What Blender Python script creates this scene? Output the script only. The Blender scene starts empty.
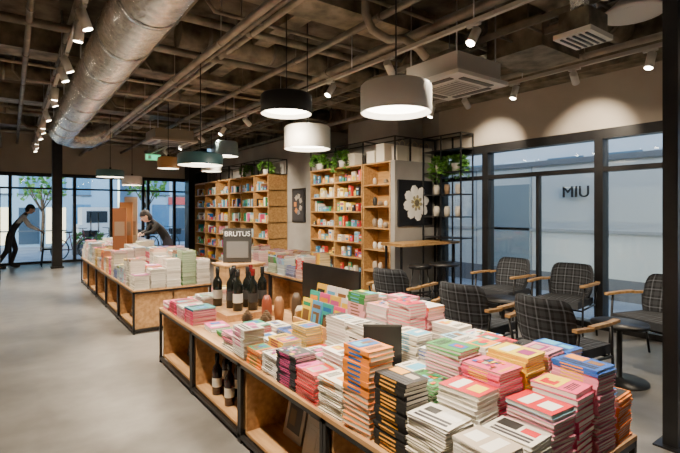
import bpy, math, random
from mathutils import Vector, Matrix, Euler
random.seed(7)
R=random
scene=bpy.context.scene
# ------------------------------------------------------------------ materials
def new_mat(name):
    m=bpy.data.materials.new(name); m.use_nodes=True
    nt=m.node_tree; b=nt.nodes['Principled BSDF']; return m,nt,b
def mat_vc(name,rough=.6,metal=0,spec=.5):
    m,nt,b=new_mat(name)
    a=nt.nodes.new('ShaderNodeAttribute'); a.attribute_name='Col'
    nt.links.new(a.outputs['Color'],b.inputs['Base Color'])
    b.inputs['Roughness'].default_value=rough; b.inputs['Metallic'].default_value=metal
    return m
def mat_noise(name,c1,c2,scale=5,rough=.6,metal=0,bump=0,detail=6,stretch=(1,1,1),lo=.35,hi=.65):
    m,nt,b=new_mat(name)
    tc=nt.nodes.new('ShaderNodeTexCoord'); mp=nt.nodes.new('ShaderNodeMapping')
    mp.inputs['Scale'].default_value=stretch
    n=nt.nodes.new('ShaderNodeTexNoise'); n.inputs['Scale'].default_value=scale; n.inputs['Detail'].default_value=detail
    cr=nt.nodes.new('ShaderNodeValToRGB')
    cr.color_ramp.elements[0].position=lo; cr.color_ramp.elements[1].position=hi
    cr.color_ramp.elements[0].color=(*c1,1); cr.color_ramp.elements[1].color=(*c2,1)
    nt.links.new(tc.outputs['Object'],mp.inputs['Vector']); nt.links.new(mp.outputs[0],n.inputs['Vector'])
    nt.links.new(n.outputs['Fac'],cr.inputs['Fac']); nt.links.new(cr.outputs[0],b.inputs['Base Color'])
    b.inputs['Roughness'].default_value=rough; b.inputs['Metallic'].default_value=metal
    if bump:
        bp=nt.nodes.new('ShaderNodeBump'); bp.inputs['Strength'].default_value=bump; bp.inputs['Distance'].default_value=.02
        nt.links.new(n.outputs['Fac'],bp.inputs['Height']); nt.links.new(bp.outputs[0],b.inputs['Normal'])
    return m
def mat_emit(name,c,s):
    m,nt,b=new_mat(name)
    b.inputs['Base Color'].default_value=(*c,1); b.inputs['Emission Color'].default_value=(*c,1); b.inputs['Emission Strength'].default_value=s
    return m
M={}
M['matte']=mat_vc('painted_matte',.7)
M['satin']=mat_vc('painted_satin',.4)
M['book']=mat_vc('printed_paper',.45)
M['gl']=mat_vc('bottle_glass',.12)
M['black']=mat_noise('black_steel',(.006,.006,.007),(.013,.013,.014),8,.4)
M['wood']=mat_noise('light_plywood',(.38,.2,.08),(.58,.34,.15),3,.5,stretch=(9,1,9))
M['woody']=mat_noise('shelf_wood',(.38,.2,.065),(.56,.33,.12),3,.5,stretch=(9,1,9))
M['foil']=mat_noise('insulation_foil',(.62,.63,.64),(.95,.95,.93),16,.27,.8,.8)
M['slab']=mat_noise('sprayed_concrete',(.05,.042,.03),(.17,.145,.11),4,.9,0,.5)
M['beam']=mat_noise('dark_insulation',(.08,.068,.045),(.3,.26,.19),5,.5,.15,.7)
M['pipe']=mat_noise('pipe_metal',(.13,.115,.09),(.28,.25,.2),4,.45,.3)
M['pipel']=mat_noise('pipe_pale',(.3,.26,.2),(.46,.41,.33),4,.5,.2)
M['wall']=mat_noise('taupe_plaster',(.45,.395,.33),(.51,.455,.385),2,.8,0,.05)
M['wallg']=mat_noise('grey_plaster',(.30,.285,.26),(.37,.355,.33),2,.8,0,.05)
M['steel']=mat_noise('bright_metal',(.45,.45,.45),(.6,.6,.6),5,.3,.9)
M['skin']=mat_noise('skin',(.55,.32,.22),(.62,.38,.27),6,.5)
M['pave']=mat_noise('pavement',(.26,.29,.34),(.36,.4,.45),1.5,.7)
M['leaf']=mat_noise('leaf',(.05,.18,.02),(.18,.4,.07),12,.5)
M['bark']=mat_noise('bark',(.10,.06,.035),(.18,.12,.07),12,.9,0,.5)
M['lamp']=mat_emit('lamp_diffuser',(1,.9,.74),14)
M['lens']=mat_emit('spot_lens',(1,.86,.66),45)
M['exitg']=mat_emit('exit_green',(.05,.7,.3),2)
M['glow']=mat_emit('shop_light',(1,.8,.5),3)
M['white']=mat_noise('white_print',(.8,.8,.8),(.85,.85,.85))
def mat_floor():
    m,nt,b=new_mat('polished_concrete')
    tc=nt.nodes.new('ShaderNodeTexCoord')
    n1=nt.nodes.new('ShaderNodeTexNoise'); n1.inputs['Scale'].default_value=.8; n1.inputs['Detail'].default_value=5; n1.inputs['Distortion'].default_value=.4
    n2=nt.nodes.new('ShaderNodeTexNoise'); n2.inputs['Scale'].default_value=7; n2.inputs['Detail'].default_value=8
    c1=nt.nodes.new('ShaderNodeValToRGB'); e=c1.color_ramp.elements
    e[0].position=.34; e[0].color=(.125,.118,.108,1); e[1].position=.64; e[1].color=(.255,.245,.23,1)
    mx=nt.nodes.new('ShaderNodeMixRGB'); mx.blend_type='OVERLAY'; mx.inputs[0].default_value=.3
    for n in (n1,n2): nt.links.new(tc.outputs['Object'],n.inputs['Vector'])
    nt.links.new(n1.outputs['Fac'],c1.inputs['Fac']); nt.links.new(c1.outputs[0],mx.inputs[1]); nt.links.new(n2.outputs['Fac'],mx.inputs[2])
    nt.links.new(mx.outputs[0],b.inputs['Base Color'])
    mr=nt.nodes.new('ShaderNodeMapRange'); mr.inputs['To Min'].default_value=.26; mr.inputs['To Max'].default_value=.48
    nt.links.new(n1.outputs['Fac'],mr.inputs['Value']); nt.links.new(mr.outputs[0],b.inputs['Roughness'])
    return m
M['floor']=mat_floor()
def mat_glass():
    m=bpy.data.materials.new('window_glass'); m.use_nodes=True; nt=m.node_tree; nt.nodes.clear()
    o=nt.nodes.new('ShaderNodeOutputMaterial'); t=nt.nodes.new('ShaderNodeBsdfTransparent'); g=nt.nodes.new('ShaderNodeBsdfGlossy')
    t.inputs[0].default_value=(.86,.92,.94,1); g.inputs['Roughness'].default_value=.02
    mx=nt.nodes.new('ShaderNodeMixShader'); f=nt.nodes.new('ShaderNodeFresnel'); f.inputs[0].default_value=1.5
    nt.links.new(f.outputs[0],mx.inputs[0]); nt.links.new(t.outputs[0],mx.inputs[1]); nt.links.new(g.outputs[0],mx.inputs[2]); nt.links.new(mx.outputs[0],o.inputs[0])
    return m
M['glass']=mat_glass()
def mat_plaid():
    m,nt,b=new_mat('plaid_fabric')
    uv=nt.nodes.new('ShaderNodeUVMap'); sp=nt.nodes.new('ShaderNodeSeparateXYZ'); nt.links.new(uv.outputs[0],sp.inputs[0])
    def mth(op,a,bv):
        n=nt.nodes.new('ShaderNodeMath'); n.operation=op
        nt.links.new(a,n.inputs[0]); 
        if isinstance(bv,(int,float)): n.inputs[1].default_value=bv
        elif bv is not None: nt.links.new(bv,n.inputs[1])
        return n.outputs[0]
    def stripes(a,freq):
        f=mth('FRACT',mth('MULTIPLY',a,freq),None)
        wide=mth('LESS_THAN',f,.42)
        thin=mth('LESS_THAN',mth('ABSOLUTE',mth('SUBTRACT',f,.7),None),.06)
        return wide,thin
    w1,t1=stripes(sp.outputs[0],10); w2,t2=stripes(sp.outputs[1],10)
    s=mth('MULTIPLY',mth('ADD',w1,w2),.016); t=mth('MULTIPLY',mth('ADD',t1,t2),.07)
    v=mth('ADD',mth('ADD',s,t),.01)
    cb=nt.nodes.new('ShaderNodeCombineColor')
    nt.links.new(v,cb.inputs[0]); nt.links.new(mth('MULTIPLY',v,1.1),cb.inputs[1]); nt.links.new(mth('MULTIPLY',v,1.3),cb.inputs[2])
    nt.links.new(cb.outputs[0],b.inputs['Base Color']); b.inputs['Roughness'].default_value=.9
    return m
M['plaid']=mat_plaid()
# ------------------------------------------------------------------ mesh builder
class MB:
    def __init__(s): s.v=[];s.f=[];s.m=[];s.c=[];s.ml=[];s.uv=[];s.sm=[]
    def mi(s,k):
        if k not in s.ml: s.ml.append(k)
        return s.ml.index(k)
    def face(s,idx,mat,col=(1,1,1),uv=None,smooth=False):
        s.f.append(idx); s.m.append(s.mi(mat)); s.c.append(col); s.uv.append(uv); s.sm.append(smooth)
    def box(s,c,d,mat='matte',col=(1,1,1),rz=0,rot=None,taper=1):
        hx,hy,hz=d[0]/2,d[1]/2,d[2]/2; n=len(s.v)
        if rot is None: rot=Matrix.Rotation(rz,3,'Z') if rz else None
        for z in (-hz,hz):
            k=taper if z>0 else 1
            for x,y in((-hx,-hy),(hx,-hy),(hx,hy),(-hx,hy)):
                p=Vector((x*k,y*k,z))
                if rot is not None: p=rot@p
                s.v.append((p.x+c[0],p.y+c[1],p.z+c[2]))
        for q in((0,3,2,1),(4,5,6,7),(0,1,5,4),(1,2,6,5),(2,3,7,6),(3,0,4,7)):
            s.face([n+i for i in q],mat,col)
    def bx(s,x0,x1,y0,y1,z0,z1,mat='matte',col=(1,1,1)):
        s.box(((x0+x1)/2,(y0+y1)/2,(z0+z1)/2),(abs(x1-x0),abs(y1-y0),abs(z1-z0)),mat,col)
    def cyl(s,p0,p1,r,mat='matte',col=(1,1,1),seg=12,r2=None,caps=True):
        s.tube([p0,p1],r if r2 is None else [r,r2],mat,col,seg,caps)
    def tube(s,pts,r,mat='matte',col=(1,1,1),seg=10,caps=True):
        pts=[Vector(p) for p in pts]; n=len(pts); rr=r if isinstance(r,(list,tuple)) else [r]*n
        base=len(s.v); up=None
        for i,p in enumerate(pts):
            t=(pts[min(i+1,n-1)]-pts[max(i-1,0)]).normalized()
            if up is None:
                up=Vector((0,0,1)) if abs(t.z)<.9 else Vector((1,0,0))
            a=t.cross(up).normalized(); b=a.cross(t).normalized(); up=b
            for k in range(seg):
                an=2*math.pi*k/seg; q=p+(a*math.cos(an)+b*math.sin(an))*rr[i]; s.v.append(tuple(q))
        for i in range(n-1):
            for k in range(seg):
                k2=(k+1)%seg
                s.face([base+i*seg+k,base+(i+1)*seg+k,base+(i+1)*seg+k2,base+i*seg+k2],mat,col,None,True)
        if caps:
            s.face([base+k for k in range(seg)],mat,col); s.face([base+(n-1)*seg+k for k in reversed(range(seg))],mat,col)
    def lathe(s,c,prof,mat='matte',col=(1,1,1),seg=24,M3=None):
        base=len(s.v); n=len(prof)
        for r,z in prof:
            for k in range(seg):
                a=2*math.pi*k/seg; p=Vector((r*math.cos(a),r*math.sin(a),z))
                if M3 is not None: p=M3@p
                s.v.append((p.x+c[0],p.y+c[1],p.z+c[2]))
        for i in range(n-1):
            for k in range(seg):
                k2=(k+1)%seg
                s.face([base+i*seg+k,base+i*seg+k2,base+(i+1)*seg+k2,base+(i+1)*seg+k],mat,col,None,True)
    def ball(s,c,r,mat='matte',col=(1,1,1),seg=16,M3=None,a0=-90,a1=90):
        if not isinstance(r,(list,tuple)): r=(r,r,r)
        n=max(4,seg//2); base=len(s.v)
        for i in range(n+1):
            t=math.radians(a0+(a1-a0)*i/n)
            for k in range(seg):
                a=2*math.pi*k/seg; p=Vector((r[0]*math.cos(t)*math.cos(a),r[1]*math.cos(t)*math.sin(a),r[2]*math.sin(t)))
                if M3 is not None: p=M3@p
                s.v.append((p.x+c[0],p.y+c[1],p.z+c[2]))
        for i in range(n):
            for k in range(seg):
                k2=(k+1)%seg
                s.face([base+i*seg+k,base+i*seg+k2,base+(i+1)*seg+k2,base+(i+1)*seg+k],mat,col,None,True)
    def ring(s,c,ax,Rr,r,mat='black',col=(1,1,1),seg=28):
        ax=Vector(ax).normalized(); a=ax.orthogonal().normalized(); b=ax.cross(a)
        s.tube([Vector(c)+(a*math.cos(2*math.pi*i/seg)+b*math.sin(2*math.pi*i/seg))*Rr for i in range(seg+1)],r,mat,col,6,False)
    def build(s,name,parent=None,origin=None):
        vs=s.v
        if origin is None and parent is None:
            xs=[p[0] for p in vs]; ys=[p[1] for p in vs]; zs=[p[2] for p in vs]
            origin=((min(xs)+max(xs))/2,(min(ys)+max(ys))/2,min(zs))
        if origin is None: origin=(0,0,0)
        vs=[(p[0]-origin[0],p[1]-origin[1],p[2]-origin[2]) for p in vs]
        me=bpy.data.meshes.new(name); me.from_pydata(vs,[],s.f)
        for k in s.ml: me.materials.append(M[k])
        me.polygons.foreach_set('material_index',s.m); me.polygons.foreach_set('use_smooth',s.sm)
        ca=me.color_attributes.new('Col','FLOAT_COLOR','CORNER'); buf=[]
        for f,c in zip(s.f,s.c): buf.extend([c[0],c[1],c[2],1.0]*len(f))
        ca.data.foreach_set('color',buf)
        if any(u is not None for u in s.uv):
            ul=me.uv_layers.new(name='UVMap'); b2=[]
            for f,u in zip(s.f,s.uv):
                for i in range(len(f)): b2.extend(u[i] if u else (0,0))
            ul.data.foreach_set('uv',b2)
        me.update()
        o=bpy.data.objects.new(name,me); scene.collection.objects.link(o); o.location=origin
        if parent: o.parent=parent
        return o
def empty(name,loc,rz=0):
    e=bpy.data.objects.new(name,None); e.location=loc; e.rotation_euler=(0,0,rz); e.empty_display_size=.1
    scene.collection.objects.link(e); return e
def light(name,kind,loc,energy,col,parent=None,target=None,size=.05,angle=70,blend=.6):
    l=bpy.data.lights.new(name,kind); l.energy=energy; l.color=col
    if kind=='SPOT': l.spot_size=math.radians(angle); l.spot_blend=blend
    l.shadow_soft_size=size
    o=bpy.data.objects.new(name,l); scene.collection.objects.link(o)
    o.location=loc
    if target: o.rotation_euler=(Vector(target)-Vector(loc)).to_track_quat('-Z','Y').to_euler()
    if parent:
        o.parent=parent; o.matrix_parent_inverse=Matrix.Translation(-parent.location)
    return o
WARM=(1,.83,.62)
CZ=3.6
# ------------------------------------------------------------------ room shell
def simple(name,x0,x1,y0,y1,z0,z1,mat,col=(1,1,1)):
    b=MB(); b.bx(x0,x1,y0,y1,z0,z1,mat,col); return b.build(name)
simple('floor',-1.7,6.0,-1.7,15.1,-.1,0,'floor')
simple('ceiling',-1.7,6.0,-1.7,15.1,CZ,CZ+.15,'slab')
simple('wall_left',-1.8,-1.7,-1.7,15.1,0,CZ,'wall')
simple('wall_rear',-1.7,6.0,-1.8,-1.7,0,CZ,'wall')
simple('wall_right',5.85,6.0,-1.7,5.2,2.45,3.12,'wall')
b=MB(); b.bx(5.55,6.0,-1.7,15.1,3.12,CZ,'beam'); b.build('ceiling_beam_right')
simple('wall_inner',5.2,6.0,7.8,15.0,0,3.12,'wallg')
simple('wall_right_far',5.9,6.0,5.2,7.8,0,3.12,'wallg')
simple('pillar_concrete',5.3,5.88,5.6,7.0,0,3.12,'wallg')
b=MB()
ys=[4.26,2.62,.94,-.7]
b.bx(5.82,5.98,-1.7,5.2,2.33,2.45,'black'); b.bx(5.84,5.96,-1.7,5.2,1.93,1.99,'black'); b.bx(5.82,5.98,-1.7,5.2,0,.07,'black')
for y in ys: b.bx(5.82,5.98,y-.05,y+.05,.07,2.33,'black')
b.bx(5.82,5.98,5.1,5.2,.07,2.33,'black')
b.bx(5.86,5.94,3.42,3.46,.07,1.93,'black')
b.bx(5.9,5.908,-1.7,5.1,.07,2.33,'glass')
b.build('window_1')
simple('wall_back',-1.7,5.2,15.0,15.12,2.5,CZ,'wall')
b=MB()
b.bx(-1.7,5.2,14.98,15.1,2.4,2.5,'black'); b.bx(-1.7,5.2,14.98,15.1,2.05,2.1,'black'); b.bx(-1.7,5.2,14.98,15.1,0,.06,'black')
for x in (-1.65,-.6,.0,1.0,1.5,2.45,3.35,3.5,4.3,5.15): b.bx(x-.04,x+.04,14.98,15.1,.06,2.4,'black')
b.bx(-1.7,5.2,15.03,15.036,.06,2.4,'glass')
for x in (1.9,2.1,3.0,3.15): b.tube([(x,14.92,.8),(x,14.92,1.4)],.015,'steel')
b.build('door_1')
b=MB(); b.bx(.86,1.08,13.5,13.72,0,CZ,'black'); b.bx(.83,1.11,13.47,13.75,0,.04,'black'); b.build('steel_column')
b=MB(); b.bx(3.26,3.34,1.01,1.09,0,CZ,'black'); b.bx(3.22,3.38,.97,1.13,0,.012,'black'); b.build('steel_column')
simple('wall_end',4.6,5.2,14.5,14.9,0,CZ,'black')
# ------------------------------------------------------------------ exterior
simple('ground_outside',-25,40,-20,60,-.25,-.12,'pave')
b=MB(); b.bx(8.6,8.75,-8,12,-.12,2.35,'matte',(.72,.74,.71))
for i in range(14): b.bx(8.585,8.6,-7+i*1.35,-6.985+i*1.35,-.12,2.35,'matte',(.3,.31,.32))
b.bx(8.56,8.6,-8,12,-.12,.25,'matte',(.2,.2,.21)); b.bx(8.57,8.6,-8,12,1.05,1.1,'matte',(.5,.51,.5))
b.bx(8.57,8.6,1.1,2.1,-.12,2.0,'satin',(.35,.4,.42)); b.bx(8.57,8.6,5.2,6.2,-.12,2.0,'satin',(.3,.36,.38))
b.bx(8.55,8.8,-8,12,2.35,2.45,'matte',(.2,.21,.22)); b.build('exterior_wall')
def building(name,x0,x1,y0,y1,h,face,col):
    b=MB(); b.bx(x0,x1,y0,y1,-.12,h,'matte',col)
    nz=int(h/1.6)
    for k in range(nz):
        z=.6+k*1.6
        if face=='x':
            y=y0+.5
            while y<y1-1.4: b.bx(x0-.05,x0,y,y+1.2,z,z+1.05,'satin',(.1,.17,.24) if R.random()<.7 else (.6,.68,.75)); y+=1.7
        else:
            x=x0+.3; ww=.75
            while x<x1-1: 
                q=R.random()
                if k==0 and q<.25: b.bx(x,x+ww,y0-.05,y0,0,z+1,'glow')
                elif k==0 and q<.6: b.bx(x,x+ww,y0-.05,y0,0,z+1,'satin',(.03,.07,.12))
                else: b.bx(x,x+ww,y0-.05,y0,z,z+1.15,'satin',(.08,.24,.42) if q<.75 else (.55,.75,.9))
                b.bx(x-.03,x+ww+.03,y0-.08,y0-.05,z-.06,z,'matte',(.1,.12,.15)); x+=1.0
    if face=='y':
        for q in range(4): b.bx(x0+1+q*1.7,x0+2.2+q*1.7,y0-.15,y0-.08,1.75,2.1,'matte',R.choice([(.6,.1,.1),(.1,.3,.6),(.8,.8,.8),(.1,.4,.25)]))
    b.build(name)
building('office_building',15,20,-12,14,5.2,'x',(.5,.54,.6))
building('office_building',-10,4.2,24,29,12,'y',(.3,.48,.66))
building('office_building',5.0,18,22,28,9,'y',(.4,.58,.75))
def tree(x,y,h,n=150):
    b=MB(); b.tube([(x,y,-.12),(x+.05,y,h*.4),(x-.05,y+.05,h*.7)],[.07,.06,.04],'bark')
    for i in range(5): 
        a=i*1.3; b.tube([(x,y,h*.45),(x+.6*math.cos(a),y+.6*math.sin(a),h*.75)],[.03,.015],'bark',seg=6)
    for i in range(n):
        a=R.random()*6.28; rr=R.random()**.5*.8; z=h*.78+R.uniform(-.6,.6)
        c=(x+rr*math.cos(a),y+rr*math.sin(a),z)
        b.box(c,(.14,.1,.02),'leaf',rot=Euler((R.random()*3,R.random()*3,R.random()*3)).to_matrix())
    b.build('street_tree')
tree(1.0,21,3.2,170); tree(4.6,20,3.4,170)
for x in(-.9,2.3):
    b=MB(); b.bx(x-.5,x+.5,18.6,18.9,-.12,.25,'matte',(.15,.15,.16))
    for i in range(160): b.box((x+R.uniform(-.5,.5),18.75+R.uniform(-.17,.17),.25+R.random()*.4),(.09,.07,.015),'leaf',rot=Euler((R.random()*3,R.random()*3,R.random()*3)).to_matrix())
    b.build('hedge_planter')
b=MB(); b.bx(2.2,4.6,20.4,21.9,.15,.9,'satin',(.75,.78,.8)); b.bx(2.3,4.1,20.45,21.85,.9,1.6,'satin',(.75,.78,.8)); b.bx(2.45,3.2,20.43,20.46,.98,1.45,'satin',(.02,.03,.04)); b.bx(3.3,3.95,20.43,20.46,.98,1.45,'satin',(.02,.03,.04))
for x in(2.7,4.1): 
    for y in(20.42,21.75): b.cyl((x,y,.18),(x,y+.16,.18),.3,'black',seg=20)
b.build('parked_van')
def bicycle(x,y,rz,col):
    b=MB(); Rm=Matrix.Rotation(rz,3,'Z')
    def P(a,c,d=0): 
        v=Rm@Vector((a,d,c)); return (x+v.x,y+v.y,v.z-.12)
    ax=Rm@Vector((0,1,0))
    for a in(-.5,.5): 
        b.ring(P(a,.33),ax,.31,.02,'black')
        for k in range(8):
            t=k*math.pi/4; b.tube([P(a,.33),P(a+.3*math.cos(t),.33+.3*math.sin(t))],.003,'steel',seg=4)
    for p,q in(((-.5,.33),(-.15,.75)),((-.5,.33),(-.05,.3)),((-.05,.3),(-.18,.85)),((-.05,.3),(.35,.75)),((-.15,.75),(.35,.78)),((.5,.33),(.33,.98))):
        b.tube([P(*p),P(*q)],.017,'satin',col,6)
    b.tube([P(.28,1.0,-.25),P(.33,.98),P(.28,1.0,.25)],.013,'black',seg=6)
    b.box(P(-.18,.88),(.24,.12,.05),'black',rz=rz); b.box(P(.6,.8),(.3,.3,.22),'black',rz=rz,taper=1.1)
    b.tube([P(-.05,.3,-.1),P(-.05,.2,-.12)],.012,'black',seg=6)
    b.build('bicycle')
for i,(x,y,rz) in enumerate(((1.7,17.2,.6),(2.5,17.4,.5),(3.2,17.3,.7),(3.9,17.6,.6),(4.6,17.5,.5))): bicycle(x,y,rz,[(.3,.05,.05),(.1,.1,.12),(.6,.6,.6),(.05,.15,.3),(.1,.1,.1)][i])
def text(name,s,loc,rot,size,mat,parent=None,ext=.004):
    c=bpy.data.curves.new(name,'FONT'); c.body=s; c.size=size; c.extrude=ext; c.align_x='CENTER'; c.align_y='CENTER'
    c.materials.append(mat); o=bpy.data.objects.new(name,c); scene.collection.objects.link(o); o.location=loc; o.rotation_euler=rot
    if parent: o.parent=parent; o.matrix_parent_inverse=Matrix.Translation(-parent.location)
    return o
text('shop_sign_lettering','MIU',(8.54,4.25,1.8),(math.pi/2,0,-math.pi/2),.3,M['black'],None,.015)
# ------------------------------------------------------------------ ceiling services
for i,y in enumerate((.6,3.6,6.6,9.6,12.4)):
    b=MB(); b.bx(-1.7,5.55,y-.2,y+.2,3.34,CZ,'beam'); b.build('ceiling_beam')
for x in (-.5,2.42,4.4):
    b=MB(); b.bx(x-.1,x+.1,-1.7,15,3.42,3.58,'beam'); b.build('ceiling_joist')
b=MB(); X,Z,r=.84,3.04,.235
b.tube([(X,-1.6,Z),(X,10.6,Z),(X+.05,10.85,Z+.0),(X+.25,11.1,Z-.02),(X+.55,11.2,Z+.02),(X+.8,11.2,Z+.15),(X+.9,11.2,CZ)],r,'foil',seg=28)
y=-1
while y<10.6: b.tube([(X,y,Z),(X,y+.05,Z)],r+.012,'foil',seg=28); y+=.9
y=0
while y<10.4: b.tube([(X-r-.01,y,Z),(X-r-.01,y,CZ)],.008,'steel',seg=6);b.tube([(X+r+.01,y,Z),(X+r+.01,y,CZ)],.008,'steel',seg=6); y+=1.8
b.build('ventilation_duct')
b=MB(); pts=[]; rad=[]
for i in range(40):
    t=i/39; pts.append((.0+.72*t,2.6+1.3*t,3.42-.24*t+.05*math.sin(t*6))); rad.append(.11+.012*(i%2))
b.tube(pts,rad,'foil',seg=16); b.build('flexible_duct')
specs=[(1.62,3.05,.035,'pipel'),(1.85,3.2,.025,'pipe'),(2.05,3.3,.03,'pipel'),(2.7,3.2,.035,'pipe'),(3.4,3.28,.05,'pipe'),(4.15,3.2,.03,'pipe'),(4.45,3.3,.03,'pipe'),(5.25,3.2,.035,'pipel'),(.15,3.28,.03,'pipe'),(-.2,3.15,.04,'pipe'),(.5,3.36,.03,'pipe'),(1.3,3.3,.03,'pipe')]
for x,z,r,m in specs:
    b=MB(); b.tube([(x,-1.6,z),(x,14.9,z)],r,m,seg=10)
    y=-.5+R.random()
    while y<14.5: b.tube([(x,y,z),(x,y,CZ)],.006,m,seg=5); b.tube([(x,y-.02,z),(x,y+.02,z)],r+.006,m,seg=10); y+=1.5
    b.build('overhead_pipe')
for i in range(16):
    y=1.2+i*.83+R.uniform(-.2,.2); z=3.31+R.uniform(-.04,.01); r=R.choice([.02,.03,.045])
    x0=R.uniform(-1.6,0.3) if i%3 else 1.45; x1=R.uniform(3.5,5.5)
    if abs(((y-.6)%3.0))<.25: y+=.3
    b=MB(); b.tube([(x0,y,CZ),(x0,y,z+.1),(x0+.08,y,z),(x1-.08,y,z),(x1,y,z+.1),(x1,y,CZ)],r,R.choice(['pipe','pipel','beam']),seg=8); b.build('overhead_pipe')
for y,x0,x1,rr,z in((2.2,1.5,5.4,.14,3.42),(5.1,1.5,5.4,.16,3.42),(7.9,-1.2,5.4,.14,3.44),(10.6,-1.2,5,.15,3.44)):
    b=MB(); b.tube([(x0,y,z),(x1,y,z)],rr,'beam',seg=16)
    x=x0+.3
    while x<x1: b.tube([(x,y,z),(x+.04,y,z)],rr+.008,'pipe',seg=16); x+=.8
    b.build('wrapped_duct')
b=MB(); b.tube([(2.62,3.2,CZ),(2.62,3.2,3.25),(2.7,3.2,3.12),(2.85,3.15,3.05),(3.0,3.1,3.08),(3.15,3.05,3.0),(3.25,3.05,2.93)],.04,'pipel',seg=12); b.build('drain_pipe')
b=MB()
for x in(3.75,4.05): b.bx(x-.01,x+.01,-1,14.5,3.1,3.16,'pipe')
y=-1
while y<14.4: b.bx(3.75,4.05,y,y+.02,3.11,3.13,'pipe'); y+=.3
for y in(.5,3.9,6.2,9,12):
    for x in(3.75,4.05): b.tube([(x,y,3.1),(x,y,CZ)],.006,'pipe',seg=5)
b.build('cable_tray')
def cassette(c,zb,s,body,face_,dark):
    b=MB()
    b.box((c[0],c[1],zb+.13),(s*.86,s*.86,.2),'satin',body); b.box((c[0],c[1],zb+.02),(s,s,.04),'satin',face_)
    b.box((c[0],c[1],zb-.004),(s*.52,s*.52,.012),'satin',tuple(v*.85 for v in face_))
    for i in range(9): b.box((c[0],c[1]-.18+i*.045,zb-.012),(s*.48,.012,.008),'satin',tuple(v*.45 for v in face_))
    for q in(-1,1): b.box((c[0]+q*s*.38,c[1],zb-.003),(.06,s*.6,.012),'satin',dark); b.box((c[0],c[1]+q*s*.38,zb-.003),(s*.6,.06,.012),'satin',dark)
    for sx in(-.3,.3):
        for sy in(-.3,.3): b.tube([(c[0]+sx,c[1]+sy,zb+.2),(c[0]+sx,c[1]+sy,CZ)],.008,'steel',seg=6)
    b.build('air_conditioner_cassette')
cassette((3.7,3.1),2.72,.78,(.6,.57,.52),(.88,.85,.79),(.14,.13,.12))
cassette((2.6,9.4),2.81,.86,(.35,.32,.25),(.5,.44,.35),(.15,.13,.1))
b=MB(); c=(3.8,1.83); b.box((c[0],c[1],2.87),(.38,.3,.04),'satin',(.8,.77,.7)); b.box((c[0],c[1],2.97),(.32,.24,.18),'beam')
for i in range(5): b.box((c[0],c[1]-.1+i*.05,2.847),(.32,.018,.01),'black')
b.tube([(c[0],c[1],3.05),(c[0],c[1],CZ)],.1,'foil',seg=16); b.build('air_vent')
b=MB(); b.lathe((4.15,1.6,3.08),[(.001,.1),(.12,.1),(.16,.06),(.24,0),(.23,-.01),(.1,.02),(.001,.02)],'satin',(.85,.82,.77)); b.tube([(4.15,1.6,3.18),(4.15,1.6,CZ)],.1,'foil',seg=16); b.build('round_air_diffuser')
b=MB(); b.bx(4.0,4.7,2.3,2.9,3.0,3.3,'beam')
for x in (4.1,4.6): b.tube([(x,2.5,3.3),(x,2.5,CZ)],.01,'pipe',seg=6)
b.build('duct_box')
b=MB(); b.bx(2.85,3.25,12.55,12.6,2.78,2.95,'matte',(.8,.85,.8)); b.bx(2.87,3.23,12.54,12.55,2.8,2.93,'exitg'); b.bx(2.92,3.0,12.535,12.54,2.82,2.91,'matte',(1,1,1))
for x in(2.95,3.15): b.tube([(x,12.575,2.95),(x,12.575,CZ)],.008,'steel',seg=6)
b.build('exit_sign')
# ------------------------------------------------------------------ pendants
def pendant(x,y,zb,dia,h,col,inner=(.9,.88,.82),energy=115,taper=1.0):
    r=dia/2; b=MB()
    b.lathe((x,y,zb),[(r,0),(r*taper,h-.015),(r*taper-.015,h),(.03,h+.012),(.0,h+.012)],'satin',col,36)
    b.lathe((x,y,zb),[(r-.006,0),(r*taper-.006,h-.02),(.0,h-.02)][::-1],'satin',inner,36)
    b.lathe((x,y,zb),[(r-.006,0),(r,0)],'satin',col,36)
    b.lathe((x,y,zb+.04),[(0,0),(r-.03,0),(r-.03,.01),(0,.01)],'lamp',seg=36)
    b.cyl((x,y,zb+h),(x,y,zb+h+.05),.02,'black'); b.tube([(x,y,zb+h),(x,y,CZ-.02)],.006,'black',seg=6); b.cyl((x,y,CZ-.04),(x,y,CZ),.05,'black')
    o=b.build('pendant_lamp')
    light('bulb','SPOT',(x,y,zb+.01),energy,WARM,o,(x,y,0),dia*.3,165,.6)
W=(.88,.85,.8); BK=(.02,.022,.025); BG=(.22,.31,.35); TL=(.05,.13,.15)
pendant(2.2,2.35,2.14,.5,.2,W)
pendant(2.19,3.9,2.4,.5,.19,BK)
pendant(2.6,4.17,2.12,.5,.24,(.72,.68,.6))
pendant(3.1,7.7,2.42,.44,.26,BG,taper=.93)
pendant(1.75,5.1,1.97,.5,.13,TL)
pendant(2.26,8.26,2.2,.36,.2,(.5,.26,.08))
pendant(1.6,9.9,2.12,.5,.14,TL)
pendant(2.18,10.8,2.02,.42,.2,W)
pendant(3.5,9.5,2.3,.42,.2,W)
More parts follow.
